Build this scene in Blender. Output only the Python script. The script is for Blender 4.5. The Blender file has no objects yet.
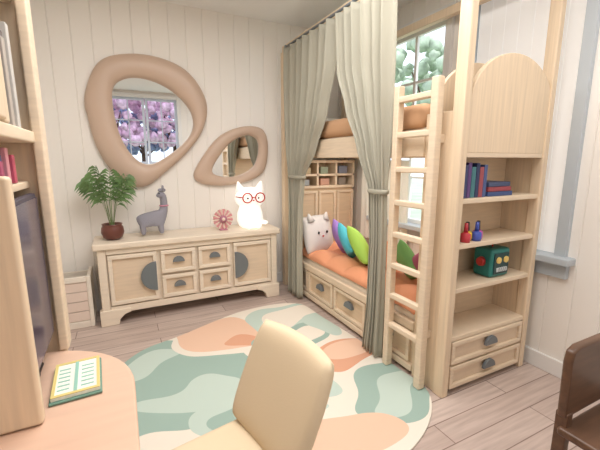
import bpy, bmesh, math, random
from mathutils import Vector, Matrix, Euler
random.seed(4)
D=bpy.data; C=bpy.context
def lin(c):
    return tuple(((x/255)/12.92 if x/255<=.04045 else ((x/255+.055)/1.055)**2.4) for x in c)+(1,)
def nmat(name,col,rough=.5,metal=0,emit=0,bump=0,bscale=60,var=0,vscale=(3,3,3),sheen=0):
    m=D.materials.new(name); m.use_nodes=True; nt=m.node_tree; b=nt.nodes['Principled BSDF']
    b.inputs['Base Color'].default_value=lin(col); b.inputs['Roughness'].default_value=rough; b.inputs['Metallic'].default_value=metal
    if emit: 
        b.inputs['Emission Color'].default_value=lin(col); b.inputs['Emission Strength'].default_value=emit
    tc=nt.nodes.new('ShaderNodeTexCoord'); mp=nt.nodes.new('ShaderNodeMapping'); nt.links.new(tc.outputs['Object'],mp.inputs[0])
    mp.inputs['Scale'].default_value=vscale
    n=nt.nodes.new('ShaderNodeTexNoise'); nt.links.new(mp.outputs[0],n.inputs[0]); n.inputs['Scale'].default_value=1 if var else bscale
    n.inputs['Detail'].default_value=4
    if var:
        r=nt.nodes.new('ShaderNodeValToRGB'); l=lin(col)
        r.color_ramp.elements[0].position=.3; r.color_ramp.elements[1].position=.7
        r.color_ramp.elements[0].color=tuple(x*(1-var) for x in l[:3])+(1,)
        r.color_ramp.elements[1].color=tuple(min(1,x*(1+var)) for x in l[:3])+(1,)
        nt.links.new(n.outputs[0],r.inputs[0]); nt.links.new(r.outputs[0],b.inputs['Base Color'])
    if bump:
        n2=nt.nodes.new('ShaderNodeTexNoise'); n2.inputs['Scale'].default_value=bscale; nt.links.new(tc.outputs['Object'],n2.inputs[0])
        bp=nt.nodes.new('ShaderNodeBump'); bp.inputs['Strength'].default_value=bump; bp.inputs['Distance'].default_value=.01
        nt.links.new(n2.outputs[0],bp.inputs['Height']); nt.links.new(bp.outputs[0],b.inputs['Normal'])
    return m
# ---------- materials
WOOD=nmat('pale_wood',(232,212,186),.45,var=.06,vscale=(6,6,60))
WOODV=nmat('pale_wood_vertical_grain',(229,207,178),.45,var=.08,vscale=(60,60,2.5))
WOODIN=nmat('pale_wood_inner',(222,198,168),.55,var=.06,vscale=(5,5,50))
WOODDR=nmat('dresser_wood',(235,220,200),.45,var=.05,vscale=(4,40,40))
WOODPANEL=nmat('dresser_panel',(224,202,176),.5,var=.06,vscale=(4,40,40))
HANDLE=nmat('grey_metal',(120,126,130),.4,.3)
WALL=nmat('white_panel_paint',(246,241,234),.6)
WHITE=nmat('white_trim_paint',(240,238,235),.4)
GREYTRIM=nmat('window_sill_paint',(188,196,202),.45)
CEIL=nmat('ceiling_paint',(252,251,249),.8)
FRAME=nmat('mirror_frame_clay',(204,178,158),.4,bump=.03,bscale=20)
MIRROR=nmat('mirror_glass',(235,238,240),.01,1)
CURT=nmat('sage_linen',(174,170,154),.85,bump=.15,bscale=250)
CURTW=nmat('cream_curtain',(232,230,220),.85)
ORANGE=nmat('salmon_quilt',(240,166,126),.8,bump=.2,bscale=35)
BROWN=nmat('tan_blanket',(202,160,124),.85,bump=.1,bscale=100)
SHEET=nmat('cream_sheet',(236,224,206),.8)
UPH=nmat('cream_upholstery',(226,206,174),.8,bump=.08,bscale=200)
DARKW=nmat('walnut',(96,68,50),.4,var=.25,vscale=(4,30,30))
DESK=nmat('desk_top_laminate',(222,186,162),.35,var=.04,vscale=(3,30,30))
POT=nmat('pot_glaze',(108,62,52),.3)
SOIL=nmat('soil',(50,34,26),.9)
LEAF=nmat('leaf_green',(104,136,82),.5,var=.35,vscale=(12,12,12))
STEM=nmat('stem_green',(112,130,80),.6)
ALP=nmat('grey_plush',(150,148,158),.9,bump=.4,bscale=90)
CREAM=nmat('cream_plush',(222,216,212),.9,bump=.2,bscale=90)
BLACK=nmat('black_plastic',(28,28,32),.4)
SCREEN=nmat('screen_glass',(74,66,88),.15)
LAMP=nmat('cat_lamp_glow',(255,250,242),.4,emit=.55)
RED=nmat('red_plastic',(196,58,52),.35)
TEAL=nmat('teal_paint',(42,128,122),.35)
def col(name,c,r=.6): return nmat(name,c,r)
# ---------- builders
def empty(name):
    e=D.objects.new(name,None); e.empty_display_size=.05; C.scene.collection.objects.link(e); return e
def link(name,me,mat,par,smooth=False):
    o=D.objects.new(name,me); C.scene.collection.objects.link(o)
    if mat: me.materials.append(mat)
    if par: o.parent=par
    if smooth:
        for p in me.polygons: p.use_smooth=True
    return o
def pyd(name,v,f,mat,par=None,smooth=False):
    me=D.meshes.new(name); me.from_pydata([tuple(a) for a in v],[],f); me.update()
    bm=bmesh.new(); bm.from_mesh(me); bmesh.ops.recalc_face_normals(bm,faces=bm.faces); bm.to_mesh(me); bm.free()
    return link(name,me,mat,par,smooth)
def bev(o,w,s=3):
    if w>0:
        m=o.modifiers.new('b','BEVEL'); m.width=w; m.segments=s; m.limit_method='ANGLE'; m.harden_normals=False
        for p in o.data.polygons: p.use_smooth=True
        a=o.modifiers.new('w','WEIGHTED_NORMAL'); a.keep_sharp=False
    return o
def box(name,x0,x1,y0,y1,z0,z1,mat,par=None,b=.006,s=2):
    c=Vector(((x0+x1)/2,(y0+y1)/2,(z0+z1)/2)); hx,hy,hz=(x1-x0)/2,(y1-y0)/2,(z1-z0)/2
    v=[(i*hx,j*hy,k*hz) for i in(-1,1) for j in(-1,1) for k in(-1,1)]
    f=[(0,1,3,2),(4,6,7,5),(0,4,5,1),(2,3,7,6),(0,2,6,4),(1,5,7,3)]
    o=pyd(name,v,f,mat,par); o.location=c; return bev(o,b,s)
def boxes(name,lst,mat,par=None,b=.003):
    v=[];f=[]
    for x0,x1,y0,y1,z0,z1 in lst:
        n=len(v); v+=[(x,y,z) for x in(x0,x1) for y in(y0,y1) for z in(z0,z1)]
        f+=[tuple(n+i for i in q) for q in [(0,1,3,2),(4,6,7,5),(0,4,5,1),(2,3,7,6),(0,2,6,4),(1,5,7,3)]]
    return bev(pyd(name,v,f,mat,par),b,2)
def cyl(name,p0,p1,r0,r1,mat,par=None,n=24,b=0):
    p0=Vector(p0);p1=Vector(p1);d=p1-p0;q=d.to_track_quat('Z','Y').to_matrix()
    v=[];f=[]
    for p,r in((p0,r0),(p1,r1)):
        for i in range(n):
            a=2*math.pi*i/n; v.append(p+q@Vector((r*math.cos(a),r*math.sin(a),0)))
    for i in range(n): f.append((i,(i+1)%n,n+(i+1)%n,n+i))
    f+= [tuple(range(n))[::-1],tuple(range(n,2*n))]
    o=pyd(name,v,f,mat,par)
    for p in o.data.polygons: p.use_smooth=len(p.vertices)==4
    return bev(o,b,2) if b else o
def sph(name,loc,sc,mat,par=None,rot=(0,0,0)):
    me=D.meshes.new(name); bm=bmesh.new(); bmesh.ops.create_uvsphere(bm,u_segments=32,v_segments=20,radius=1)
    bmesh.ops.scale(bm,vec=sc,verts=bm.verts); bm.to_mesh(me); bm.free()
    o=link(name,me,mat,par,True); o.location=loc; o.rotation_euler=rot; return o
def lathe(name,prof,loc,mat,par=None,n=36):
    v=[];f=[]
    for r,z in prof:
        for i in range(n):
            a=2*math.pi*i/n; v.append((r*math.cos(a),r*math.sin(a),z))
    for j in range(len(prof)-1):
        for i in range(n): f.append((j*n+i,j*n+(i+1)%n,(j+1)*n+(i+1)%n,(j+1)*n+i))
    f.append(tuple(range(n))[::-1]); f.append(tuple(range((len(prof)-1)*n,len(prof)*n)))
    o=pyd(name,v,f,mat,par,True); o.location=loc; return o
def prism(name,pts,axis,a0,a1,mat,par=None,b=.004):
    def P(p,a):
        return {'y':(p[0],a,p[1]),'x':(a,p[0],p[1]),'z':(p[0],p[1],a)}[axis]
    n=len(pts); v=[P(p,a0) for p in pts]+[P(p,a1) for p in pts]
    f=[tuple(range(n)),tuple(range(n,2*n))[::-1]]+[(i,(i+1)%n,n+(i+1)%n,n+i) for i in range(n)]
    return bev(pyd(name,v,f,mat,par),b,2)
def torus(name,loc,R,r,mat,par=None,rot=(0,0,0),n=32,k=10):
    v=[];f=[]
    for i in range(n):
        a=2*math.pi*i/n
        for j in range(k):
            t=2*math.pi*j/k; v.append(((R+r*math.cos(t))*math.cos(a),(R+r*math.cos(t))*math.sin(a),r*math.sin(t)))
    for i in range(n):
        for j in range(k): f.append((i*k+j,((i+1)%n)*k+j,((i+1)%n)*k+(j+1)%k,i*k+(j+1)%k))
    o=pyd(name,v,f,mat,par,True); o.location=loc; o.rotation_euler=rot; return o
def cushion(name,loc,a,b,t,mat,par=None,rot=(0,0,0),pinch=.12,e=.45,N=22):
    v=[];f=[]
    for s in(1,-1):
        for i in range(N+1):
            for j in range(N+1):
                u=-1+2*i/N;w=-1+2*j/N
                px=a*u*(1-pinch*(1-w*w)*abs(u)**3); py=b*w*(1-pinch*(1-u*u)*abs(w)**3)
                h=t*max(0,(1-abs(u)**2.6))**e*max(0,(1-abs(w)**2.6))**e
                v.append((px,py,s*h))
    M=(N+1)**2
    for s in(0,1):
        for i in range(N):
            for j in range(N):
                q=(i*(N+1)+j,(i+1)*(N+1)+j,(i+1)*(N+1)+j+1,i*(N+1)+j+1)
                f.append(tuple(M*s+k for k in (q if s==0 else q[::-1])))
    me=D.meshes.new(name); me.from_pydata(v,[],f)
    bm=bmesh.new(); bm.from_mesh(me); bmesh.ops.remove_doubles(bm,verts=bm.verts,dist=1e-5); bmesh.ops.recalc_face_normals(bm,faces=bm.faces); bm.to_mesh(me); bm.free()
    o=link(name,me,mat,par,True); o.location=loc; o.rotation_euler=rot; return o
def skin(name,V,E,R,mat,par=None,loc=(0,0,0),sub=2):
    me=D.meshes.new(name); me.from_pydata(V,E,[]); o=link(name,me,mat,par)
    m=o.modifiers.new('s','SKIN'); m.use_smooth_shade=True
    for i,r in enumerate(R):
        me.skin_vertices[0].data[i].radius=(r,r); me.skin_vertices[0].data[i].use_root=(i==0)
    s=o.modifiers.new('ss','SUBSURF'); s.levels=sub; s.render_levels=sub
    o.location=loc; return o
def catmull(P,k=8):
    n=len(P);out=[]
    for i in range(n):
        p0,p1,p2,p3=[Vector(P[(i+d)%n]) for d in(-1,0,1,2)]
        for j in range(k):
            t=j/k; out.append(.5*((2*p1)+(-p0+p2)*t+(2*p0-5*p1+4*p2-p3)*t*t+(-p0+3*p1-3*p2+p3)*t**3))
    return out
def radial(poly,c,a):
    d=Vector((math.cos(a),math.sin(a)));best=0;n=len(poly)
    for i in range(n):
        p=poly[i]-c;q=poly[(i+1)%n]-c;e=q-p;den=d.x*e.y-d.y*e.x
        if abs(den)<1e-12: continue
        t=(p.x*e.y-p.y*e.x)/den;s=(p.x*d.y-p.y*d.x)/den
        if t>0 and -1e-6<=s<=1+1e-6: best=max(best,t)
    return best
R=math.radians
# ---------- room dims
XL,XR,YF,YB,ZC=-.95,2.65,-1.1,3.95,3.0
def panel_wall(name,axis,pos,a0,a1,z0,z1,nrm,holes=(),bw=.165,thick=.1):
    v=[];f=[]
    cuts=set([a0,a1])
    k=a0
    while k<a1: cuts.add(round(k,4)); k+=bw
    grooves=sorted(cuts)
    segs=[]
    g=.005
    for i in range(len(grooves)-1):
        s,e=grooves[i],grooves[i+1]
        if e-s<.02: segs.append((s,e,0,0));continue
        segs+= [(s,s+g,-.007,0),(s+g,e-g,0,0),(e-g,e,0,-.007)]
    out=[]
    for s,e,d0,d1 in segs:
        pts=[s]+sorted([h for H in holes for h in H[:2] if s<h<e])+[e]
        for p,q in zip(pts[:-1],pts[1:]):
            D0=d0+(d1-d0)*(p-s)/(e-s);D1=d0+(d1-d0)*(q-s)/(e-s)
            zs=[(z0,z1)]
            for h0,h1,hz0,hz1 in holes:
                if h0-1e-6<=(p+q)/2<=h1: zs=[(z0,hz0),(hz1,z1)]
            for za,zb in zs: out.append((p,q,D0,D1,za,zb))
    for p,q,d0,d1,za,zb in out:
        n=len(v)
        for a,d,z in((p,d0,za),(q,d1,za),(q,d1,zb),(p,d0,zb)):
            v.append((a,pos+nrm*d,z) if axis=='x' else (pos+nrm*d,a,z))
        f.append((n,n+1,n+2,n+3))
        n=len(v)
        for a,d,z in((p,-thick,za),(q,-thick,za),(q,-thick,zb),(p,-thick,zb)):
            v.append((a,pos+nrm*d,z) if axis=='x' else (pos+nrm*d,a,z))
        f.append((n+3,n+2,n+1,n))
    me=D.meshes.new(name);me.from_pydata(v,[],f);return link(name,me,WALL,None)
W1=(1.34,2.12,.86,2.72); W2=(2.42,3.24,.86,2.72)
WF=(-.06,1.30,1.42,2.86)
panel_wall('wall_back','x',YB,XL,XR,0,ZC,-1)
panel_wall('wall_right','y',XR,YF,YB,0,ZC,-1,[W1,W2])
panel_wall('wall_front','x',YF,XL,XR,0,ZC,1,[WF])
panel_wall('wall_left','y',XL,YF,YB,0,ZC,1)
box('ceiling',XL-.1,XR+.1,YF-.1,YB+.1,ZC,ZC+.08,CEIL,b=0)
# floor
m=D.materials.new('wood_planks');m.use_nodes=True;nt=m.node_tree;bs=nt.nodes['Principled BSDF'];bs.inputs['Roughness'].default_value=.38
tc=nt.nodes.new('ShaderNodeTexCoord');br=nt.nodes.new('ShaderNodeTexBrick');nt.links.new(tc.outputs['Object'],br.inputs[0])
br.inputs['Color1'].default_value=lin((212,194,184));br.inputs['Color2'].default_value=lin((196,176,166));br.inputs['Mortar'].default_value=lin((140,118,108))
br.inputs['Scale'].default_value=1;br.inputs['Brick Width'].default_value=1.3;br.inputs['Row Height'].default_value=.15;br.inputs['Mortar Size'].default_value=.0035;br.inputs['Mortar Smooth'].default_value=.3
mp=nt.nodes.new('ShaderNodeMapping');mp.inputs['Scale'].default_value=(2,28,1);nt.links.new(tc.outputs['Object'],mp.inputs[0])
nz=nt.nodes.new('ShaderNodeTexNoise');nz.inputs['Scale'].default_value=1.5;nz.inputs['Detail'].default_value=6;nt.links.new(mp.outputs[0],nz.inputs[0])
mx=nt.nodes.new('ShaderNodeMix');mx.data_type='RGBA';mx.blend_type='MULTIPLY';mx.inputs[0].default_value=.5
rp=nt.nodes.new('ShaderNodeValToRGB');rp.color_ramp.elements[0].position=.3;rp.color_ramp.elements[0].color=(.55,.5,.48,1);rp.color_ramp.elements[1].position=.65
nt.links.new(nz.outputs[0],rp.inputs[0]);nt.links.new(br.outputs[0],mx.inputs[6]);nt.links.new(rp.outputs[0],mx.inputs[7]);nt.links.new(mx.outputs[2],bs.inputs['Base Color'])
box('floor',XL-.1,XR+.1,YF-.1,YB+.1,-.08,0,m,b=0)
box('baseboard_back',XL,XR,YB-.02,YB,0,.12,WHITE,b=.005)
box('baseboard_right',XR-.02,XR,YF,YB-.02,0,.12,WHITE,b=.005)
box('baseboard_left',XL,XL+.02,YF,YB-.02,0,.12,WHITE,b=.005)
box('baseboard_front',XL+.02,XR-.02,YF,YF+.02,0,.12,WHITE,b=.005)
# windows
FRM=nmat('window_frame_paint',(206,214,228),.4)
SHADE=nmat('self_lit_shade_fabric',(240,239,237),.9,emit=.22)  # shade added to make the pane pale; emission stands in for daylight
def window_right(name,h,shade=False):
    y0,y1,z0,z1=h;e=empty(name);L=[]
    t=.07;X0,X1=XR-.035,XR+.02
    L+=[(X0,X1,y0-t,y0,z0-.02,z1+t),(X0,X1,y1,y1+t,z0-.02,z1+t),(X0,X1,y0-t-.02,y1+t+.02,z1,z1+t+.02)]
    boxes('casing',L,GREYTRIM if shade else WHITE,e)
    box('sill',XR-.10,XR+.05,y0-t-.05,y1+t+.05,z0-.05,z0,GREYTRIM,e,.008)
    box('apron',XR-.04,XR,y0-t-.02,y1+t+.02,z0-.15,z0-.05,GREYTRIM,e,.004)
    S=[];s=.04;X0,X1=XR+.03,XR+.07
    S+=[(X0,X1,y0,y0+s,z0,z1),(X0,X1,y1-s,y1,z0,z1),(X0,X1,y0+s,y1-s,z0,z0+s),(X0,X1,y0+s,y1-s,z1-s,z1)]
    ym=(y0+y1)/2
    S.append((X0+.005,X1-.005,ym-.015,ym+.015,z0+s,z1-s))
    for k in(1,2,3):
        z=z0+(z1-z0)*k/4; S.append((X0+.008,X1-.008,y0+s,y1-s,z-.012,z+.012))
    boxes('sash',S,WHITE,e,.002)
    if shade:
        nn=int((y1-y0-.01)/.1);w_=(y1-y0-.01)/nn
        boxes('shade_slats',[(XR+.008,XR+.014,y0+.005+w_*i+.001,y0+.005+w_*(i+1)-.001,z0+.005,z1-.005) for i in range(nn)],SHADE,e,0)
window_right('window_1',W1,True);window_right('window_2',W2)
e=empty('window_3');x0,x1,z0,z1=WF;t=.08
boxes('casing',[(x0-t,x0,YF-.02,YF+.04,z0-.04,z1+t),(x1,x1+t,YF-.02,YF+.04,z0-.04,z1+t),(x0,x1,YF-.02,YF+.04,z1,z1+t),(x0-t-.03,x1+t+.03,YF-.02,YF+.09,z0-.04,z0)],WHITE,e)
S=[];xm=(x0+x1)/2
for a,b_ in((x0,xm-.01),(xm+.01,x1)):
    S+=[(a,a+.05,YF-.07,YF-.03,z0,z1),(b_-.05,b_,YF-.07,YF-.03,z0,z1),(a+.05,b_-.05,YF-.07,YF-.03,z0,z0+.05),(a+.05,b_-.05,YF-.07,YF-.03,z1-.05,z1)]
    S.append(((a+b_)/2-.012,(a+b_)/2+.012,YF-.06,YF-.04,z0+.05,z1-.05))
    for k in(1,2): z=z0+(z1-z0)*k/3; S.append((a+.05,b_-.05,YF-.06,YF-.04,z-.012,z+.012))
boxes('sash',S,FRM,e,.002)
# outside
GR=nmat('lawn',(176,190,164),.9,var=.2,vscale=(1,1,1))
box('ground_outside',-25,25,-25,25,-.5,-.3,GR,b=0)
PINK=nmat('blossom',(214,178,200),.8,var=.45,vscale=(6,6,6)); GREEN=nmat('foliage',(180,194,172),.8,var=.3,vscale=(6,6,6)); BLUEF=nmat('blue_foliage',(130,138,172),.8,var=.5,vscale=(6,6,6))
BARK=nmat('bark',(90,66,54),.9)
def tree(name,x,y,mat,h=3.2,R_=1.2,n=110):
    e=empty(name); cyl('trunk',(x,y,-.3),(x,y,h*.8),.12,.06,BARK,e)
    for i in range(6):
        a=i*1.05; cyl('branch_%d'%i,(x,y,h*.55+.1*i),(x+R_*.6*math.cos(a),y+R_*.6*math.sin(a),h+.2),.04,.015,BARK,e,8)
    me=D.meshes.new('crown');bm=bmesh.new()
    for i in range(n):
        a=random.random()*6.28;r=R_*random.random()**.5
        M=Matrix.Translation((x+r*math.cos(a),y+r*math.sin(a),h+random.uniform(-.9,.9)))@Matrix.Scale(random.uniform(.08,.2),4)
        bmesh.ops.create_icosphere(bm,subdivisions=2,radius=1,matrix=M)
    bm.to_mesh(me);bm.free();o=link('crown',me,mat,e,True)
    tx=D.textures.new('t','CLOUDS');tx.noise_scale=.08;dm=o.modifiers.new('d','DISPLACE');dm.texture=tx;dm.strength=.2
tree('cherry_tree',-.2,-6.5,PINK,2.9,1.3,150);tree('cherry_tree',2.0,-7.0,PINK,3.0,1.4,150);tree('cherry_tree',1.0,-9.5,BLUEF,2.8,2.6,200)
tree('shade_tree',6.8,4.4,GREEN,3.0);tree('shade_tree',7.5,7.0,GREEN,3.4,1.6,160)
# ---------- dresser
e=empty('dresser');x0,x1=-.26,1.50;yf=3.52
box('body',x0+.05,x1-.05,yf+.03,3.92,.10,.72,WOODDR,e)
box('top',x0-.01,x1+.01,yf-.03,3.93,.715,.775,WOODDR,e,.015,4)
for i,(a,b_) in enumerate(((x0+.02,x0+.09),(x1-.09,x1-.02))):
    box('post_%d'%i,a,b_,yf,yf+.08,.0,.72,WOODDR,e,.012,3)
    box('rear_post_%d'%i,a,b_,3.84,3.92,.0,.72,WOODDR,e,.012,3)
for i,s in enumerate((1,-1)):
    bx=x0+.02 if s==1 else x1-.02
    pts=[(bx-s*.02,0),(bx+s*.13,0),(bx+s*.14,.05),(bx+s*.18,.09),(bx+s*.24,.11),(bx+s*.24,.15),(bx-s*.02,.15)]
    prism('foot_%d'%i,pts,'y',yf-.012,yf+.07,WOODDR,e,.008)
box('lower_rail',x0+.09,x1-.09,yf,yf+.04,.11,.175,WOODDR,e)
box('upper_rail',x0+.09,x1-.09,yf,yf+.04,.665,.715,WOODDR,e)
def halfdisc(name,cx,cz,r,ang0,y,mat,par,th=.012,axis='y',N=16):
    pts=[(cx+r*math.cos(ang0+math.pi*i/N),cz+r*math.sin(ang0+math.pi*i/N)) for i in range(N+1)]
    return prism(name,pts,axis,y-th,y,mat,par,.003)
def framed(prefix,a,b_,z0,z1,par,y=yf):
    t=.035
    boxes(prefix+'_frame',[(a,b_,y-.012,y+.03,z0,z0+t),(a,b_,y-.012,y+.03,z1-t,z1),(a,a+t,y-.012,y+.03,z0+t,z1-t),(b_-t,b_,y-.012,y+.03,z0+t,z1-t)],WOODDR,par,.005)
    box(prefix+'_panel',a+t,b_-t,y+.012,y+.03,z0+t,z1-t,WOODPANEL,par,.002)
framed('left_door',-.16,.25,.19,.655,e);framed('right_door',.99,1.40,.19,.655,e)
halfdisc('left_door_plate',.24,.425,.14,math.pi/2,yf-.008,HANDLE,e,.02)
halfdisc('right_door_plate',1.0,.425,.14,-math.pi/2,yf-.008,HANDLE,e,.02)
for i,(a,b_) in enumerate(((.285,.605),(.635,.955))):
    for j,(za,zb) in enumerate(((.19,.41),(.435,.655))):
        framed('drawer_%d%d'%(i,j),a,b_,za,zb,e)
        halfdisc('drawer_handle_%d%d'%(i,j),(a+b_)/2,(za+zb)/2-.01,.055,0,yf-.0,HANDLE,e,.02)
# ---------- mirrors
def blobmirror(name,outer,inner,c,th):
    e=empty(name);c=Vector(c);po=catmull(outer);pi=catmull(inner);N=96;K=12;v=[];f=[]
    yb=YB-.012
    for i in range(N):
        a=2*math.pi*i/N;d=Vector((math.cos(a),math.sin(a)));ro=radial(po,c,a);ri=radial(pi,c,a)
        for k in range(K+1):
            t=math.pi*k/K; r=(ro+ri)/2+(ro-ri)/2*math.cos(t); p=c+d*r
            v.append((p.x,yb-th*math.sin(t)**.7,p.y))
    for i in range(N):
        for k in range(K): f.append((i*(K+1)+k,((i+1)%N)*(K+1)+k,((i+1)%N)*(K+1)+k+1,i*(K+1)+k+1))
    pyd('frame',v,f,FRAME,e,True)
    g=[]
    for i in range(N):
        a=2*math.pi*i/N;p=c+Vector((math.cos(a),math.sin(a)))*(radial(pi,c,a)+.01);g.append((p.x,yb-.004,p.y))
    pyd('glass',g,[tuple(range(N))],MIRROR,e)
    bk=[]
    for yy in(yb,YB-.002):
        for i in range(N):
            a=2*math.pi*i/N;p=c+Vector((math.cos(a),math.sin(a)))*(radial(po,c,a)-.002);bk.append((p.x,yy,p.y))
    pyd('backing',bk,[tuple(range(N)),tuple(range(N,2*N))[::-1]]+[(i,(i+1)%N,N+(i+1)%N,N+i) for i in range(N)],FRAME,e)
blobmirror('wall_mirror',[(-.23,2.085),(-.10,2.375),(.137,2.48),(.446,2.48),(.706,2.37),(.865,2.12),(.842,1.865),(.686,1.624),(.422,1.378),(.193,1.231),(-.016,1.327),(-.164,1.593),(-.22,1.865)],
 [(0,2.13),(.12,2.257),(.32,2.267),(.54,2.173),(.705,1.989),(.705,1.788),(.53,1.60),(.284,1.46),(.126,1.548),(.022,1.784)],(.33,1.88),.075)
blobmirror('wall_mirror',[(.70,1.33),(.84,1.585),(1.03,1.778),(1.294,1.872),(1.495,1.837),(1.55,1.637),(1.485,1.363),(1.217,1.243),(.877,1.23)],
 [(.90,1.38),(.99,1.55),(1.12,1.69),(1.28,1.77),(1.41,1.74),(1.44,1.62),(1.38,1.44),(1.22,1.34),(1.03,1.32)],(1.18,1.54),.06)
# ---------- potted palm
e=empty('potted_palm');px,py,pz=-.10,3.68,.775
lathe('pot',[(.05,0),(.08,.02),(.098,.07),(.092,.115),(.08,.135),(.088,.148),(.078,.148),(.07,.13),(.0,.13)],(px,py,pz),POT,e)
lathe('soil',[(.0,.0),(.072,.0),(.072,.006),(.0,.006)],(px,py,pz+.13),SOIL,e)
sv=[];sf=[];lv=[];lf=[]
for i in range(11):
    a=2*math.pi*i/11+random.uniform(-.2,.2);L=random.uniform(.38,.60);lean=random.uniform(.25,.5) if i%3 else .1
    pts=[]
    for k in range(13):
        t=k/12; r=.02+L*math.sin(lean)*t*(.5+.6*t); z=L*math.cos(lean)*t*(1.40-.46*t)
        pts.append(Vector((px+r*math.cos(a),py+r*math.sin(a)*.45,pz+.13+z)))
    for k in range(12):
        n=len(sv);w=.004*(1-.06*k)
        s=Vector((-math.sin(a),math.cos(a),0))*w
        for p in(pts[k],pts[k+1]): sv+=[p-s,p+s,p+Vector((0,0,w*1.4))]
        sf+=[(n,n+1,n+4,n+3),(n+1,n+2,n+5,n+4),(n+2,n,n+3,n+5)]
    for k in range(5,13,1):
        tdir=(pts[k]-pts[k-1]).normalized();side=Vector((-math.sin(a),math.cos(a)*.6,0))
        for sg in(-1,1):
            ll=.16*(1-.5*abs(k-8)/6)*random.uniform(.85,1.1);w=.011
            d=(side*sg*.75+tdir*.4+Vector((math.cos(a),math.sin(a)*.4,0))*.3).normalized();o=pts[k]
            up=tdir*w
            n=len(lv)
            q1=o+d*ll*.35+Vector((0,0,.004));q2=o+d*ll*.7+Vector((0,0,-.03));q3=o+d*ll+Vector((0,0,-.09))
            lv+=[o,q1+up,q1-up,q2+up*.8,q2-up*.8,q3]
            lf+=[(n,n+2,n+1),(n+1,n+2,n+4,n+3),(n+3,n+4,n+5)]
lv=[Vector((p.x,min(p.y,3.83),p.z)) for p in lv]
pyd('stems',sv,sf,STEM,e);pyd('fronds',lv,lf,LEAF,e,True)
# ---------- alpaca figurine
e=empty('alpaca_figurine');e.location=(.25,3.70,.775)
V=[(-.09,0,.165),(0,0,.17),(.065,0,.17),(.105,-.003,.225),(.112,-.006,.29),(.112,-.010,.35),(.10,-.02,.405),(.045,-.055,.392),
   (-.09,-.045,.10),(-.09,-.05,.018),(-.09,.045,.10),(-.09,.05,.018),(.07,-.045,.10),(.075,-.05,.018),(.07,.045,.10),(.075,.05,.018),(-.145,0,.19)]
E=[(0,1),(1,2),(2,3),(3,4),(4,5),(5,6),(6,7),(0,8),(8,9),(0,10),(10,11),(2,12),(12,13),(2,14),(14,15),(0,16)]
Rr=[.072,.074,.068,.046,.037,.036,.043,.024,.03,.022,.03,.022,.03,.022,.03,.022,.022]
skin('body',V,E,Rr,ALP,e)
for s in(-1,1):
    cyl('ear_%d'%s,(.108,-.01+s*.025,.43),(.112,-.01+s*.042,.485),.015,.004,ALP,e,12)
    sph('eye_%d'%s,(.07,-.042+s*.030,.415),(.007,.007,.007),BLACK,e)
for i in range(7): 
    a=i*2.4; sph('topknot_%d'%i,(.10+.018*math.cos(a),-.012+.018*math.sin(a),.44),(.018,.018,.017),ALP,e)
torus('collar',(.112,-.006,.29),.037,.007,col('collar_pink',(206,140,160)),e)
# ---------- paper rosette
e=empty('paper_rosette');cx,cy,cz=.93,3.66,.895
PK=col('rosette_pink',(220,156,160));PC=col('rosette_cream',(240,222,208));PP=col('rosette_rose',(186,124,142))
n=24;me_v=[(cx,cy-.012,cz)];fa=[]
for i in range(n*2):
    a=math.pi*i/n; r=.105; me_v.append((cx+r*math.cos(a),cy-(.012 if i%2 else -.006),cz+r*math.sin(a)))
for i in range(n*2): fa.append((0,1+i,1+(i+1)%(n*2)))
o=pyd('folded_disc',me_v,fa,PC,e);o.data.materials.append(PK)
for i,p in enumerate(o.data.polygons): p.material_index=(i//2)%2
lathe('centre',[(0,0),(.04,0),(.038,.01),(0,.012)],(cx,cy-.012,cz),PP,e).rotation_euler=(math.pi/2,0,0)
lathe('centre_dot',[(0,0),(.018,0),(.016,.01),(0,.012)],(cx,cy-.024,cz),PC,e).rotation_euler=(math.pi/2,0,0)
box('stand',cx-.04,cx+.04,cy-.02,cy+.03,.775,.79,PP,e,.004)
cyl('stand_stem',(cx,cy+.008,.785),(cx,cy+.008,cz),.006,.006,PP,e,10)
# ---------- cat lamp
e=empty('cat_lamp');cx,cy,z=0,0,0;e.location=(1.24,3.70,.775);e.scale=(1.2,1.15,1.18)
lathe('body',[(.07,0),(.10,.02),(.118,.07),(.115,.13),(.095,.19),(.08,.22),(.05,.24),(0,.24)],(cx,cy,z),LAMP,e)
sph('head',(cx,cy-.01,z+.275),(.135,.105,.10),LAMP,e)
for s in(-1,1):
    cyl('ear_%d'%s,(cx+s*.085,cy-.01,z+.34),(cx+s*.108,cy-.01,z+.425),.045,.008,LAMP,e,20)
    torus('lens_%d'%s,(cx+s*.058,cy-.125,z+.285),.042,.006,RED,e,(math.pi/2,0,0))
    sph('paw_%d'%s,(cx+s*.045,cy-.10,z+.028),(.03,.04,.027),LAMP,e)
    sph('eye_%d'%s,(cx+s*.05,cy-.108,z+.28),(.008,.006,.01),BLACK,e)
    cyl('temple_%d'%s,(cx+s*.10,cy-.125,z+.29),(cx+s*.132,cy-.02,z+.29),.005,.005,RED,e,10)
cyl('bridge',(cx-.018,cy-.127,z+.29),(cx+.018,cy-.127,z+.29),.005,.005,RED,e,10)
sph('nose',(cx,cy-.116,z+.26),(.009,.006,.006),RED,e)
skin('tail',[(cx+.09,cy,z+.05),(cx+.13,cy-.03,z+.04),(cx+.14,cy-.07,z+.045)],[(0,1),(1,2)],[.022,.022,.016],LAMP,e)
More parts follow.
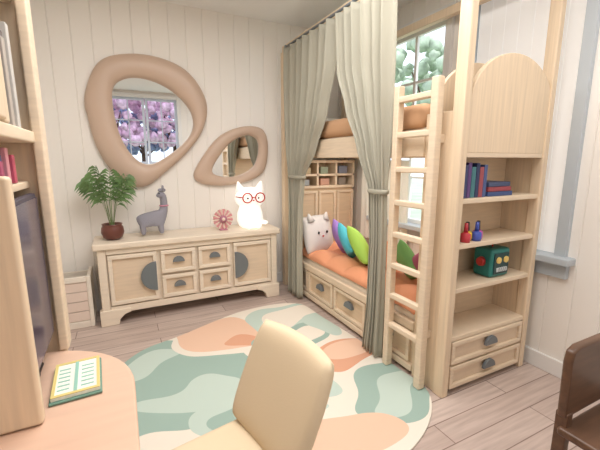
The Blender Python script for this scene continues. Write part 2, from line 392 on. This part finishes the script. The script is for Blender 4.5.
# ---------- wooden crate beside dresser
e=empty('wooden_crate');a,b_=-.70,-.31
CRW=nmat('crate_wood',(236,226,212),.55,var=.05,vscale=(5,5,40))
boxes('frame',[(a,a+.035,3.58,3.615,0,.48),(b_-.035,b_,3.58,3.615,0,.48),(a,a+.035,3.885,3.92,0,.48),(b_-.035,b_,3.885,3.92,0,.48),(a+.035,b_-.035,3.58,3.61,.43,.48),(a+.035,b_-.035,3.58,3.61,.0,.06),(a,a+.03,3.615,3.885,.43,.48),(b_-.03,b_,3.615,3.885,.43,.48),(a,a+.03,3.615,3.885,0,.06),(b_-.03,b_,3.615,3.885,0,.06)],CRW,e,.005)
boxes('front_slats',[(a+.035,b_-.035,3.592,3.606,.065+.092*i,.065+.092*i+.086) for i in range(4)],nmat('crate_slat',(232,212,198),.6),e,.003)
boxes('side_slats',[(xx,xx+.012,3.615,3.885,.065+.092*i,.065+.092*i+.086) for i in range(4) for xx in(a+.008,b_-.02)],CRW,e,.003)
box('base',a+.03,b_-.03,3.615,3.885,.02,.04,CRW,e,.002)
box('back',a+.035,b_-.035,3.895,3.91,.06,.45,CRW,e,.002)
# ---------- bunk bed
e=empty('bunk_bed')
BX0,BX1=1.72,2.56; SY0,SY1=1.42,1.70; BY1=3.86
for nm,(xa,xb,ya,yb) in {'front_post':(BX0,BX0+.055,SY0,SY0+.08),'wall_post':(BX1-.05,BX1+.0,SY0,SY0+.075),'far_post':(BX0-.03,BX0+.05,BY1-.08,BY1),'far_wall_post':(BX1-.06,BX1,BY1-.08,BY1)}.items():
    box(nm,xa,xb,ya,yb,0,2.66,WOODV,e,.008)
box('canopy_rail_front',BX0-.01,BX0+.06,SY0,BY1,2.66,2.73,WOODV,e)
box('canopy_rail_wall',BX1-.06,BX1,SY0,BY1,2.66,2.73,WOODV,e)
box('canopy_rail_near',BX0+.06,BX1-.06,SY0,SY0+.07,2.66,2.73,WOODV,e)
box('canopy_rail_far',BX0+.06,BX1-.06,BY1-.07,BY1,2.66,2.73,WOODV,e)
box('tower_side_left',BX0+.01,BX0+.05,SY0+.07,SY1,0,1.78,WOODV,e)
box('tower_side_right',BX1-.04,BX1-.005,SY0+.02,SY1,0,1.78,WOODV,e)
box('tower_back',BX0+.05,BX1-.04,SY1-.02,SY1,0,1.60,WOODIN,e)
SH=(.40,.72,1.0,1.275,1.545)
for i,zz in enumerate(SH):
    box('tower_shelf_%d'%i,BX0+.05,BX1-.04,SY0+.012,SY1-.02,zz-.03,zz,WOOD,e,.004)
cx=(BX0+.055+BX1)/2-.0;R_=(BX1-BX0-.055)/2
pts=[(cx-R_,1.54),(cx+R_,1.54)]+[(cx+R_*math.cos(math.pi*i/28),1.80+.32*math.sin(math.pi*i/28)) for i in range(29)]
prism('arch_panel',pts,'y',SY0+.01,SY0+.045,WOODV,e,.006)
prism('arch_panel_rear',pts,'y',SY1-.03,SY1,WOODV,e,.006)
box('tower_drawer_case',BX0+.05,BX1-.04,SY0+.03,SY1-.02,.03,.37,WOODIN,e,.002)
def framedY(prefix,a,b_,z0,z1,par,y):
    t=.03
    boxes(prefix+'_frame',[(a,b_,y-.012,y+.02,z0,z0+t),(a,b_,y-.012,y+.02,z1-t,z1),(a,a+t,y-.012,y+.02,z0+t,z1-t),(b_-t,b_,y-.012,y+.02,z0+t,z1-t)],WOOD,par,.005)
    box(prefix+'_panel',a+t,b_-t,y+.004,y+.02,z0+t,z1-t,WOODPANEL,par,.002)
for j,(za,zb) in enumerate(((.04,.195),(.21,.365))):
    framedY('tower_drawer_%d'%j,BX0+.07,BX1-.06,za,zb,e,SY0+.015)
    halfdisc('tower_handle_%d'%j,(BX0+BX1)/2+.015,(za+zb)/2-.01,.06,0,SY0+.008,HANDLE,e,.02)
box('base_box',BX0+.03,BX1,SY1,BY1-.08,.04,.34,WOODIN,e)
box('base_top_rail',BX0,BX0+.04,SY1,BY1-.08,.335,.40,WOOD,e,.008)
box('base_bottom_rail',BX0+.0,BX0+.04,SY1,BY1-.08,.03,.08,WOOD,e,.008)
box('base_plinth',BX0+.05,BX1,SY1,BY1-.08,0,.04,WOODIN,e,0)
ny=4;seg=(BY1-.08-SY1-.02)/ny
for j in range(ny):
    a=SY1+.02+seg*j+.015;b_=a+seg-.03;t=.03
    boxes('bed_drawer_frame_%d'%j,[(BX0+.005,BX0+.035,a,b_,.09,.09+t),(BX0+.005,BX0+.035,a,b_,.325-t,.325),(BX0+.005,BX0+.035,a,a+t,.12,.295),(BX0+.005,BX0+.035,b_-t,b_,.12,.295)],WOOD,e,.004)
    pts=[((a+b_)/2+.06*math.cos(math.pi*i/14),.20+.06*math.sin(math.pi*i/14)) for i in range(15)]
    prism('bed_handle_%d'%j,pts,'x',BX0-.002,BX0+.028,HANDLE,e,.002)
hy0,hy1=3.60,3.84
box('headboard_cabinet',BX0+.06,BX1-.02,hy0+.03,hy1-.02,.34,1.18,WOODIN,e)
for j in range(3):
    a=BX0+.09+.25*j; 
    boxes('headboard_door_frame_%d'%j,[(a,a+.23,hy0+.012,hy0+.032,.62,.65),(a,a+.23,hy0+.012,hy0+.032,1.12,1.15),(a,a+.03,hy0+.012,hy0+.032,.65,1.12),(a+.2,a+.23,hy0+.012,hy0+.032,.65,1.12)],WOOD,e,.003)
boxes('headboard_cubbies',[(BX0+.05,BX1-.02,hy0,hy1,1.18,1.21),(BX0+.05,BX1-.02,hy0,hy1,1.32,1.345),(BX0+.05,BX1-.02,hy0,hy1,1.47,1.50),(BX0+.05,BX0+.075,hy0,hy1,1.21,1.47),(BX0+.30,BX0+.325,hy0,hy1,1.21,1.47),(BX0+.55,BX0+.575,hy0,hy1,1.21,1.47),(BX1-.045,BX1-.02,hy0,hy1,1.21,1.47)],WOOD,e,.003)
box('headboard_back',BX0+.05,BX1-.02,hy1-.02,hy1-.005,1.2,1.5,WOODIN,e,0)
CB=[(170,176,180),(206,160,140),(150,140,130),(214,196,162),(160,172,150),(140,146,164)]
for i in range(6):
    xx=BX0+.13+.25*(i%3);zz=1.21 if i<3 else 1.345
    box('cubby_box_%d'%i,xx,xx+.10+.02*(i%2),hy0+.05,hy0+.15,zz,zz+.07+.01*(i%3),col('cubby_%d'%i,CB[i]),e,.006)
box('upper_front_rail',BX0,BX0+.035,SY1,BY1-.08,1.52,1.69,WOOD,e,.008)
box('upper_wall_rail',BX1-.035,BX1,SY1,BY1-.08,1.52,1.69,WOOD,e,.008)
box('upper_slats',BX0+.035,BX1-.035,SY1,BY1-.08,1.53,1.56,WOOD,e,.004)
box('upper_mattress',BX0+.04,BX1-.04,SY1+.01,BY1-.1,1.56,1.72,SHEET,e,.05,4)
box('upper_blanket',BX0+.005,BX1-.03,SY1+.02,BY1-.55,1.70,1.86,BROWN,e,.06,4)
cushion('upper_pillow',(2.10,3.5,1.85),.32,.2,.10,SHEET,e)
box('lower_mattress',BX0+.045,BX1-.01,SY1+.01,hy0,.34,.46,SHEET,e,.04,4)
def quilt(name,x0,x1,y0,y1,z,mat,par):
    NX,NY=36,80;v=[];f=[]
    for i in range(NX+1):
        for j in range(NY+1):
            u=i/NX;w=j/NY;x=x0+(x1-x0)*u;y=y0+(y1-y0)*w
            edge=min(1,u/.12)*min(1,(1-u)/.1)*min(1,w/.05)*min(1,(1-w)/.05);edge=max(0,edge)**.45
            cell=abs(math.sin(math.pi*(x-x0)/.26))**.4*abs(math.sin(math.pi*(y-y0)/.31))**.4
            h=edge*(.04+.07*cell)+.012*math.sin(13*x+7*y)*edge
            v.append((x,y,z+h))
    for i in range(NX):
        for j in range(NY): f.append((i*(NY+1)+j,(i+1)*(NY+1)+j,(i+1)*(NY+1)+j+1,i*(NY+1)+j+1))
    o=pyd(name,v,f,mat,par,True);s=o.modifiers.new('s','SOLIDIFY');s.thickness=.02;s.offset=-1;return o
quilt('quilt',BX0+.03,BX1-.02,SY1+.03,hy0-.02,.455,ORANGE,e)
# ladder
e=empty('bunk_ladder');LX=1.66
box('rail_near',LX-.025,LX+.03,1.535,1.59,.012,1.97,WOOD,e,.01,3)
box('rail_far',LX-.025,LX+.03,1.855,1.905,.012,1.97,WOOD,e,.01,3)
for i in range(8):
    zz=.34+.22*i; box('rung_%d'%i,LX-.022,LX+.022,1.585,1.86,zz-.02,zz+.018,WOOD,e,.008,3)
for zz in(.36,1.6): 
    box('bracket_%d'%int(zz*100),LX+.028,BX0+.012,1.55,1.58,zz,zz+.05,WOOD,e,.003)
# ---------- curtains
def curtain(name,prof,folds,X,mat,amp=.035,N=90,tie=None):
    e=empty(name);v=[];f=[]
    prof=sorted(prof,key=lambda p:-p[0])
    K=46;zt,zb=prof[0][0],prof[-1][0]
    def interp(z):
        for a,b_ in zip(prof[:-1],prof[1:]):
            if b_[0]<=z<=a[0]+1e-9:
                t=(a[0]-z)/(a[0]-b_[0]);t=t*t*(3-2*t)*.5+t*.5
                return [a[i]+(b_[i]-a[i])*t for i in(1,2,3)]
        return prof[-1][1:]
    for k in range(K+1):
        z=zt+(zb-zt)*k/K;ya,yb,am=interp(z)
        for i in range(N+1):
            s=i/N;ph=s*folds*2*math.pi+.5*math.sin(3*s+z)
            y=ya+(yb-ya)*s+.006*math.sin(2*ph);x=X+amp*am*math.sin(ph)+.3*amp*am*math.sin(2.3*ph+1)
            v.append((x,y,z))
    for k in range(K):
        for i in range(N): f.append((k*(N+1)+i,k*(N+1)+i+1,(k+1)*(N+1)+i+1,(k+1)*(N+1)+i))
    o=pyd('cloth',v,f,mat,e,True);s=o.modifiers.new('s','SOLIDIFY');s.thickness=.004
    if tie:
        z,ya,yb=tie
        t=torus('tieback',(X,(ya+yb)/2,z),1,.12,mat,e);t.scale=(.045,(yb-ya)/2+.005,.14)
    return e
CXX=1.655
curtain('bed_curtain',[(2.64,2.64,3.62,1.05),(2.3,2.68,3.62,1.05),(1.9,2.82,3.60,1),(1.6,3.00,3.59,.8),(1.33,3.22,3.55,.5),(1.0,3.27,3.53,.65),(.5,3.29,3.53,.8),(.025,3.27,3.54,.85)],7,CXX,CURT,tie=(1.33,3.22,3.55))
curtain('bed_curtain',[(2.64,1.96,2.63,1.05),(2.2,1.95,2.59,1.05),(1.9,1.95,2.46,1),(1.6,1.95,2.30,.85),(1.28,1.965,2.14,.5),(.9,1.95,2.11,.6),(.4,1.95,2.11,.75),(.025,1.95,2.15,.85)],6,CXX,CURT,tie=(1.28,1.96,2.14))
e=empty('curtain_rod');cyl('rod',(CXX,1.88,2.66),(CXX,3.66,2.66),.012,.012,HANDLE,e,16)
for i,y in enumerate((1.9,3.64)): box('bracket_%d'%i,CXX-.01,BX0-.005,y-.012,y+.012,2.65,2.68,HANDLE,e,.002)
curtain('alcove_curtain',[(1.5,2.75,3.5,1),(.58,2.72,3.5,1)],8,2.585,CURTW,.02)
# ---------- lower bunk cushions
def cush(name,loc,a,b_,t,c,rot):
    e=empty(name);cushion('pad',loc,a,b_,t,nmat(name+'_fabric',c,.7,bump=.1,bscale=120),e,rot)
cush('throw_pillow',(2.02,3.08,.70),.165,.165,.06,(164,126,204),(R(62),R(35),R(55)))
cush('throw_pillow',(1.98,2.90,.695),.17,.17,.06,(84,190,210),(R(62),R(30),R(50)))
cush('throw_pillow',(1.97,2.66,.695),.20,.20,.07,(170,216,92),(R(58),R(20),R(44)))
cush('throw_pillow',(2.03,2.40,.70),.19,.19,.07,(246,156,106),(R(62),R(20),R(50)))
cush('throw_pillow',(2.04,2.12,.69),.17,.17,.06,(130,194,116),(R(60),R(25),R(58)))
cush('throw_pillow',(2.02,1.89,.68),.16,.16,.055,(180,90,120),(R(60),R(25),R(62)))
e=empty('cat_cushion');c=Vector((1.93,3.41,.69))
cushion('pad',c,.20,.20,.08,CREAM,e,(R(75),0,R(15)),pinch=-.05)
for s in(-1,1):
    p=c+Vector((s*.11,s*.03,.15)); cyl('ear_%d'%s,p,p+Vector((s*.02,.01,.085)),.05,.008,CREAM,e,16)
    sph('eye_%d'%s,c+Vector((s*.06+.02,-.083+s*.014,.03)),(.012,.01,.016),BLACK,e)
sph('nose',c+Vector((.02,-.09,-.01)),(.012,.008,.008),RED,e)
# ---------- shelf objects
e=empty('books');x=BX0+.09;Z=SH[3]+.001
BC=[(62,70,112),(96,68,124),(70,124,132),(46,58,96),(160,80,88),(78,96,144)]
for i,c in enumerate(BC):
    w=random.uniform(.026,.038);h=random.uniform(.18,.215)
    box('book_%d'%i,x,x+w,SY0+.04,SY0+.19,Z,Z+h,col('book_cloth_%d'%i,c),e,.003);x+=w+.002
for i,c in enumerate([(64,84,134),(160,72,80),(72,84,116)]):
    box('lying_book_%d'%i,x+.02,x+.26-.015*i,SY0+.04,SY0+.20,Z+.03*i,Z+.028+.03*i,col('lying_book_cloth_%d'%i,c),e,.003)
for i,(c,dx) in enumerate([((196,60,70),0.03),((228,186,60),.08),((70,90,180),.13),((190,90,170),.18)]):
    e=empty('nail_polish_bottle');mm=col('polish_%d'%i,c,.2)
    X=BX0+.13+dx;Y=SY0+.05+.03*(i%2);q=1.7
    lathe('bottle',[(0,0),(.016*q,0),(.018*q,.01*q),(.017*q,.03*q),(.008*q,.036*q),(0,.036*q)],(X,Y,1.001),mm,e)
    cyl('cap',(X,Y,1.001+.035*q),(X,Y,1.001+.07*q),.008*q,.006*q,BLACK if i%2 else mm,e,14)
e=empty('robot_head');e.location=(2.25,SY0+.12,.722);e.scale=(1.15,1,1.15);cx,cy,z=0,0,0
box('head',cx-.085,cx+.085,cy-.07,cy+.07,z,z+.17,TEAL,e,.02,4)
box('face_plate',cx-.065,cx+.065,cy-.078,cy-.068,z+.02,z+.145,col('robot_face',(30,70,72),.3),e,.006)
YL=col('robot_yellow',(238,206,120),.3)
for s in(-1,1):
    cyl('eye_%d'%s,(cx+s*.032,cy-.086,z+.105),(cx+s*.032,cy-.07,z+.105),.019,.019,YL,e)
    cyl('ear_%d'%s,(cx+s*.084,cy,z+.09),(cx+s*.108,cy,z+.09),.03,.024,RED,e,20)
box('mouth',cx-.045,cx+.045,cy-.084,cy-.076,z+.035,z+.06,col('robot_mouth',(220,225,225)),e,.002)
for i in range(4): box('tooth_gap_%d'%i,cx-.029+.018*i,cx-.026+.018*i,cy-.086,cy-.08,z+.035,z+.06,BLACK,e,0)
cyl('antenna',(cx,cy,z+.165),(cx,cy,z+.20),.005,.005,RED,e,10);sph('antenna_ball',(cx,cy,z+.207),(.014,.014,.014),RED,e)
# ---------- rug
out=catmull([(-.15,2.35),(-.14,2.66),(.05,2.90),(.36,3.02),(.70,3.17),(1.0,3.27),(1.38,3.28),(1.60,3.15),(1.64,2.8),(1.69,2.3),(1.70,1.85),(1.69,1.5),(1.40,1.25),(.95,1.15),(.45,1.25),(.10,1.50),(-.08,1.90)],8)
m=D.materials.new('rug_wool');m.use_nodes=True;nt=m.node_tree;bs=nt.nodes['Principled BSDF'];bs.inputs['Roughness'].default_value=.95
tc=nt.nodes.new('ShaderNodeTexCoord');nz=nt.nodes.new('ShaderNodeTexNoise');nz.inputs['Scale'].default_value=2.2;nz.inputs['Detail'].default_value=0;nt.links.new(tc.outputs['Object'],nz.inputs[0])
def vm(op,a,b_):
    n=nt.nodes.new('ShaderNodeVectorMath');n.operation=op
    for i,x in enumerate((a,b_)):
        if x is None: continue
        if isinstance(x,tuple): n.inputs[i].default_value=x
        else: nt.links.new(x,n.inputs[i])
    return n
d=vm('SUBTRACT',nz.outputs[1],(.5,.5,.5));d=vm('MULTIPLY',d.outputs[0],(.45,.45,0));P=vm('ADD',tc.outputs['Object'],d.outputs[0]).outputs[0]
CR=lin((238,229,215));MT=lin((196,212,202));TL=lin((160,184,174));OR=lin((236,198,172));DO=lin((224,168,138))
cur=None
blobs=[(.10,2.35,.66,.54,TL),(.02,2.62,.36,.14,MT),(.28,2.16,.30,.12,MT),
 (.70,2.80,.40,.38,CR),(.70,2.85,.37,.34,OR),(.80,2.68,.24,.13,DO),
 (1.36,2.98,.40,.30,MT),(1.42,2.98,.30,.20,CR),(1.20,2.58,.32,.22,TL),(1.22,2.58,.25,.14,CR),
 (1.58,2.62,.16,.22,MT),(1.50,2.16,.28,.17,DO),(1.54,2.20,.22,.10,OR),
 (.55,1.85,.36,.28,MT),(.58,1.82,.26,.18,TL),(.95,2.10,.22,.18,MT),
 (1.5,1.66,.50,.28,TL),(1.5,1.58,.34,.12,MT),(.95,1.4,.40,.22,OR)]
for cx,cy,rx,ry,c in blobs:
    q=vm('SUBTRACT',P,(cx,cy,0));q=vm('MULTIPLY',q.outputs[0],(1/rx,1/ry,0));L=nt.nodes.new('ShaderNodeVectorMath');L.operation='LENGTH';nt.links.new(q.outputs[0],L.inputs[0])
    lt=nt.nodes.new('ShaderNodeMath');lt.operation='LESS_THAN';lt.inputs[1].default_value=1;nt.links.new(L.outputs['Value'],lt.inputs[0])
    mx=nt.nodes.new('ShaderNodeMix');mx.data_type='RGBA';nt.links.new(lt.outputs[0],mx.inputs[0])
    if cur is None: mx.inputs[6].default_value=CR
    else: nt.links.new(cur,mx.inputs[6])
    mx.inputs[7].default_value=c;cur=mx.outputs[2]
nt.links.new(cur,bs.inputs['Base Color'])
n2=nt.nodes.new('ShaderNodeTexNoise');n2.inputs['Scale'].default_value=300;nt.links.new(tc.outputs['Object'],n2.inputs[0]);bp=nt.nodes.new('ShaderNodeBump');bp.inputs['Strength'].default_value=.3;bp.inputs['Distance'].default_value=.005
nt.links.new(n2.outputs[0],bp.inputs['Height']);nt.links.new(bp.outputs[0],bs.inputs['Normal'])
prism('area_rug',[(p.x,p.y) for p in out],'z',.001,.012,m,None,.004)
# ---------- desk with hutch
e=empty('desk')
pts=[(-.93,1.615),(-.38,1.615)]+[(-.38+.37*math.sin(math.pi/2*i/12),1.245+.37*math.cos(math.pi/2*i/12)) for i in range(13)]+[(-.01,-.25),(-.93,-.25)]
prism('top',pts,'z',.715,.755,DESK,e,.008)
box('leg_panel_far',-.9,-.35,1.50,1.54,0,.715,WOOD,e);box('leg_panel_near',-.9,-.15,-.2,-.16,0,.715,WOOD,e)
box('modesty_panel',-.90,-.88,-.16,1.5,.25,.715,WOOD,e,0)
e=empty('desk_hutch')
box('side_far',-.92,-.25,1.62,1.66,.0,2.62,WOODV,e,.008)
box('trim_far',-.27,-.235,1.585,1.665,.757,2.62,WOOD,e,.008)
box('divider',-.92,-.25,1.13,1.17,.757,1.46,WOODV,e,.012,3)
box('shelf_mid',-.92,-.30,1.17,1.62,1.40,1.425,WOOD,e,.004)
box('upper_bottom',-.92,-.26,.55,1.62,1.56,1.60,WOOD,e,.006)
box('upper_shelf',-.92,-.28,.55,1.62,2.02,2.05,WOOD,e,.006)
box('upper_top',-.92,-.26,.55,1.62,2.58,2.62,WOOD,e,.006)
box('upper_divider',-.92,-.26,1.24,1.28,1.60,2.58,WOODV,e,.006)
box('upper_door',-.285,-.255,.56,1.235,1.605,2.575,WOODV,e,.01)
box('back',-.94,-.92,.55,1.66,.757,2.62,WOODIN,e,0)
box('near_side',-.92,-.26,.51,.55,1.56,2.62,WOODV,e,.006)
e=empty('desktop_monitor')
box('panel',-.302,-.277,1.18,1.575,.84,1.385,nmat('monitor_bezel',(62,58,72),.4),e,.008);box('screen',-.277,-.273,1.195,1.56,.86,1.37,SCREEN,e,0)
box('neck',-.33,-.302,1.36,1.42,.76,1.0,BLACK,e,.004);box('foot',-.42,-.305,1.28,1.50,.757,.77,BLACK,e,.005)
e=empty('hutch_books')
for i,c in enumerate([(214,150,170),(150,120,170),(224,196,204),(180,90,120),(110,110,150),(220,150,160),(130,120,180),(200,90,110)]):
    box('book_%d'%i,-.5,-.31+.01*(i%2),1.19+.035*i,1.22+.035*i,1.427,1.427+.07+.02*(i%3),col('hutch_book_%d'%i,c),e,.003)
e=empty('hutch_upper_books')
for i,c in enumerate([(96,100,104),(150,150,150),(70,74,84),(180,170,160),(110,100,96),(200,196,190),(84,90,100)]):
    box('book_%d'%i,-.5,-.29+.01*(i%2),1.30+.036*i,1.332+.036*i,1.602,1.602+.26+.03*(i%3),col('grey_book_%d'%i,c),e,.003)
    box('top_book_%d'%i,-.5,-.29+.01*(i%2),1.30+.036*i,1.332+.036*i,2.052,2.052+.30+.03*((i+1)%3),col('grey_book_b%d'%i,(c[0]*.7,c[1]*.75,c[2]*.75)),e,.003)
e=empty('notebook');e.location=(-.185,1.33,0);e.rotation_euler=(0,0,R(3));e.scale=(.66,.85,1)
TG=col('notebook_teal',(150,196,180));YG=col('notebook_gold',(222,202,130));PG=col('notebook_page',(236,240,226));DG=col('notebook_green',(110,146,130))
def nb(L): return [(a-(-.16),b-(-.16),c-1.395,d-1.395,z0,z1) for a,b,c,d,z0,z1 in L]
boxes('cover',nb([(-.27,-.05,1.26,1.53,.757,.765)]),DG,e,.003);boxes('pages',nb([(-.262,-.058,1.27,1.52,.765,.777)]),PG,e,.002)
boxes('border',nb([(-.262,-.248,1.27,1.52,.777,.779),(-.072,-.058,1.27,1.52,.777,.779),(-.248,-.072,1.27,1.284,.777,.779),(-.248,-.072,1.506,1.52,.777,.779)]),YG,e,0)
boxes('bookmark',nb([(-.17,-.155,1.284,1.506,.777,.7795)]),TG,e,0)
boxes('text_lines',nb([(-.24,-.19,1.31+.03*i,1.316+.03*i,.777,.7785) for i in range(6)]+[(-.14,-.085,1.31+.03*i,1.316+.03*i,.777,.7785) for i in range(6)]),TG,e,0)
# ---------- desk chair
e=empty('desk_chair');e.location=(.485,1.12,0);e.rotation_euler=(0,0,R(10))
N=28;v=[];f=[]
hw,hh=.235,.225
def slab(s):
    base=len(v)
    for i in range(N+1):
        for j in range(N+1):
            u=-1+2*i/N;w=-1+2*j/N
            k=1-.09*(u*u*w*w)
            y=hw*u*k;z=hh*w*k
            t=.042*(max(0,1-abs(u)**7)*max(0,1-abs(w)**7))**.5
            v.append((s*t+.035*u*u*-1,y,z))
    for i in range(N):
        for j in range(N):
            a=base+i*(N+1)+j;f.append((a,a+N+1,a+N+2,a+1))
slab(1);slab(-1)
o=pyd('back',v,f,UPH,e,True);bm=bmesh.new();bm.from_mesh(o.data);bmesh.ops.remove_doubles(bm,verts=bm.verts,dist=1e-5);bmesh.ops.recalc_face_normals(bm,faces=bm.faces);bm.to_mesh(o.data);bm.free()
o.location=(.01,0,.63);o.rotation_euler=(0,R(24),0)
box('seat',-.43,-.02,-.21,.21,.36,.45,UPH,e,.042,6)
box('seat_frame',-.40,.0,-.19,.19,.32,.36,WOOD,e,.01)
for i,(x,y) in enumerate(((-.37,-.16),(-.04,-.16),(-.37,.16),(-.04,.16))): cyl('leg_%d'%i,(x,y*1.1,.013),(x,y,.33),.014,.022,WOOD,e,16)
# ---------- wooden chair right
e=empty('wooden_chair')
pts=[(1.48,.50),(1.92,.50),(1.93,.74),(1.92,.785),(1.88,.80),(1.52,.80),(1.48,.785),(1.47,.74)]
prism('back_panel',pts,'y',.64,.675,DARKW,e,.01)
for i,x in enumerate((1.485,1.875)): box('rear_leg_%d'%i,x,x+.04,.635,.68,0,.52,DARKW,e,.005)
for i,x in enumerate((1.485,1.875)): box('front_leg_%d'%i,x,x+.04,.25,.29,0,.43,DARKW,e,.005)
box('seat',1.465,1.935,.235,.66,.43,.465,DARKW,e,.012,3)
# ---------- lights
def area(name,loc,rot,sx,sy,p,c=(1,1,1)):
    l=D.lights.new(name,'AREA');l.shape='RECTANGLE';l.size=sx;l.size_y=sy;l.energy=p;l.color=c
    o=D.objects.new(name,l);o.location=loc;o.rotation_euler=rot;C.scene.collection.objects.link(o)
area('overhead_fill',(.65,1.5,2.96),(0,0,0),1.7,1.7,58,(1,.985,.97))  # unseen area added to brighten the whole room, no modelled fixture
area('overhead_fill_near',(2.05,.35,2.96),(0,0,0),.9,.9,11,(1,.98,.97))  # second added fill under the ceiling, out of view
area('bunk_fill',(2.12,2.7,1.515),(0,0,0),.3,1.4,7,(1,.95,.88))  # added fill to lift the dark lower bunk, no real fixture
w=D.worlds.new('sky');C.scene.world=w;w.use_nodes=True;bg=w.node_tree.nodes['Background'];bg.inputs[0].default_value=lin((222,230,243));bg.inputs[1].default_value=2.0
sun=D.lights.new('sun','SUN');sun.energy=2.0;sun.angle=.05;so=D.objects.new('sun',sun);so.rotation_euler=(R(35),R(10),0);C.scene.collection.objects.link(so)
# ---------- camera
cam=D.cameras.new('camera');cam.lens=21.4;cam.sensor_width=36;cam.clip_start=.02
co=D.objects.new('camera',cam);co.location=(0,0,1.5);co.rotation_euler=(R(90-10.3),0,R(-26.6));C.scene.collection.objects.link(co);C.scene.camera=co
C.scene.view_settings.view_transform='Standard'
C.scene.view_settings.exposure=.1
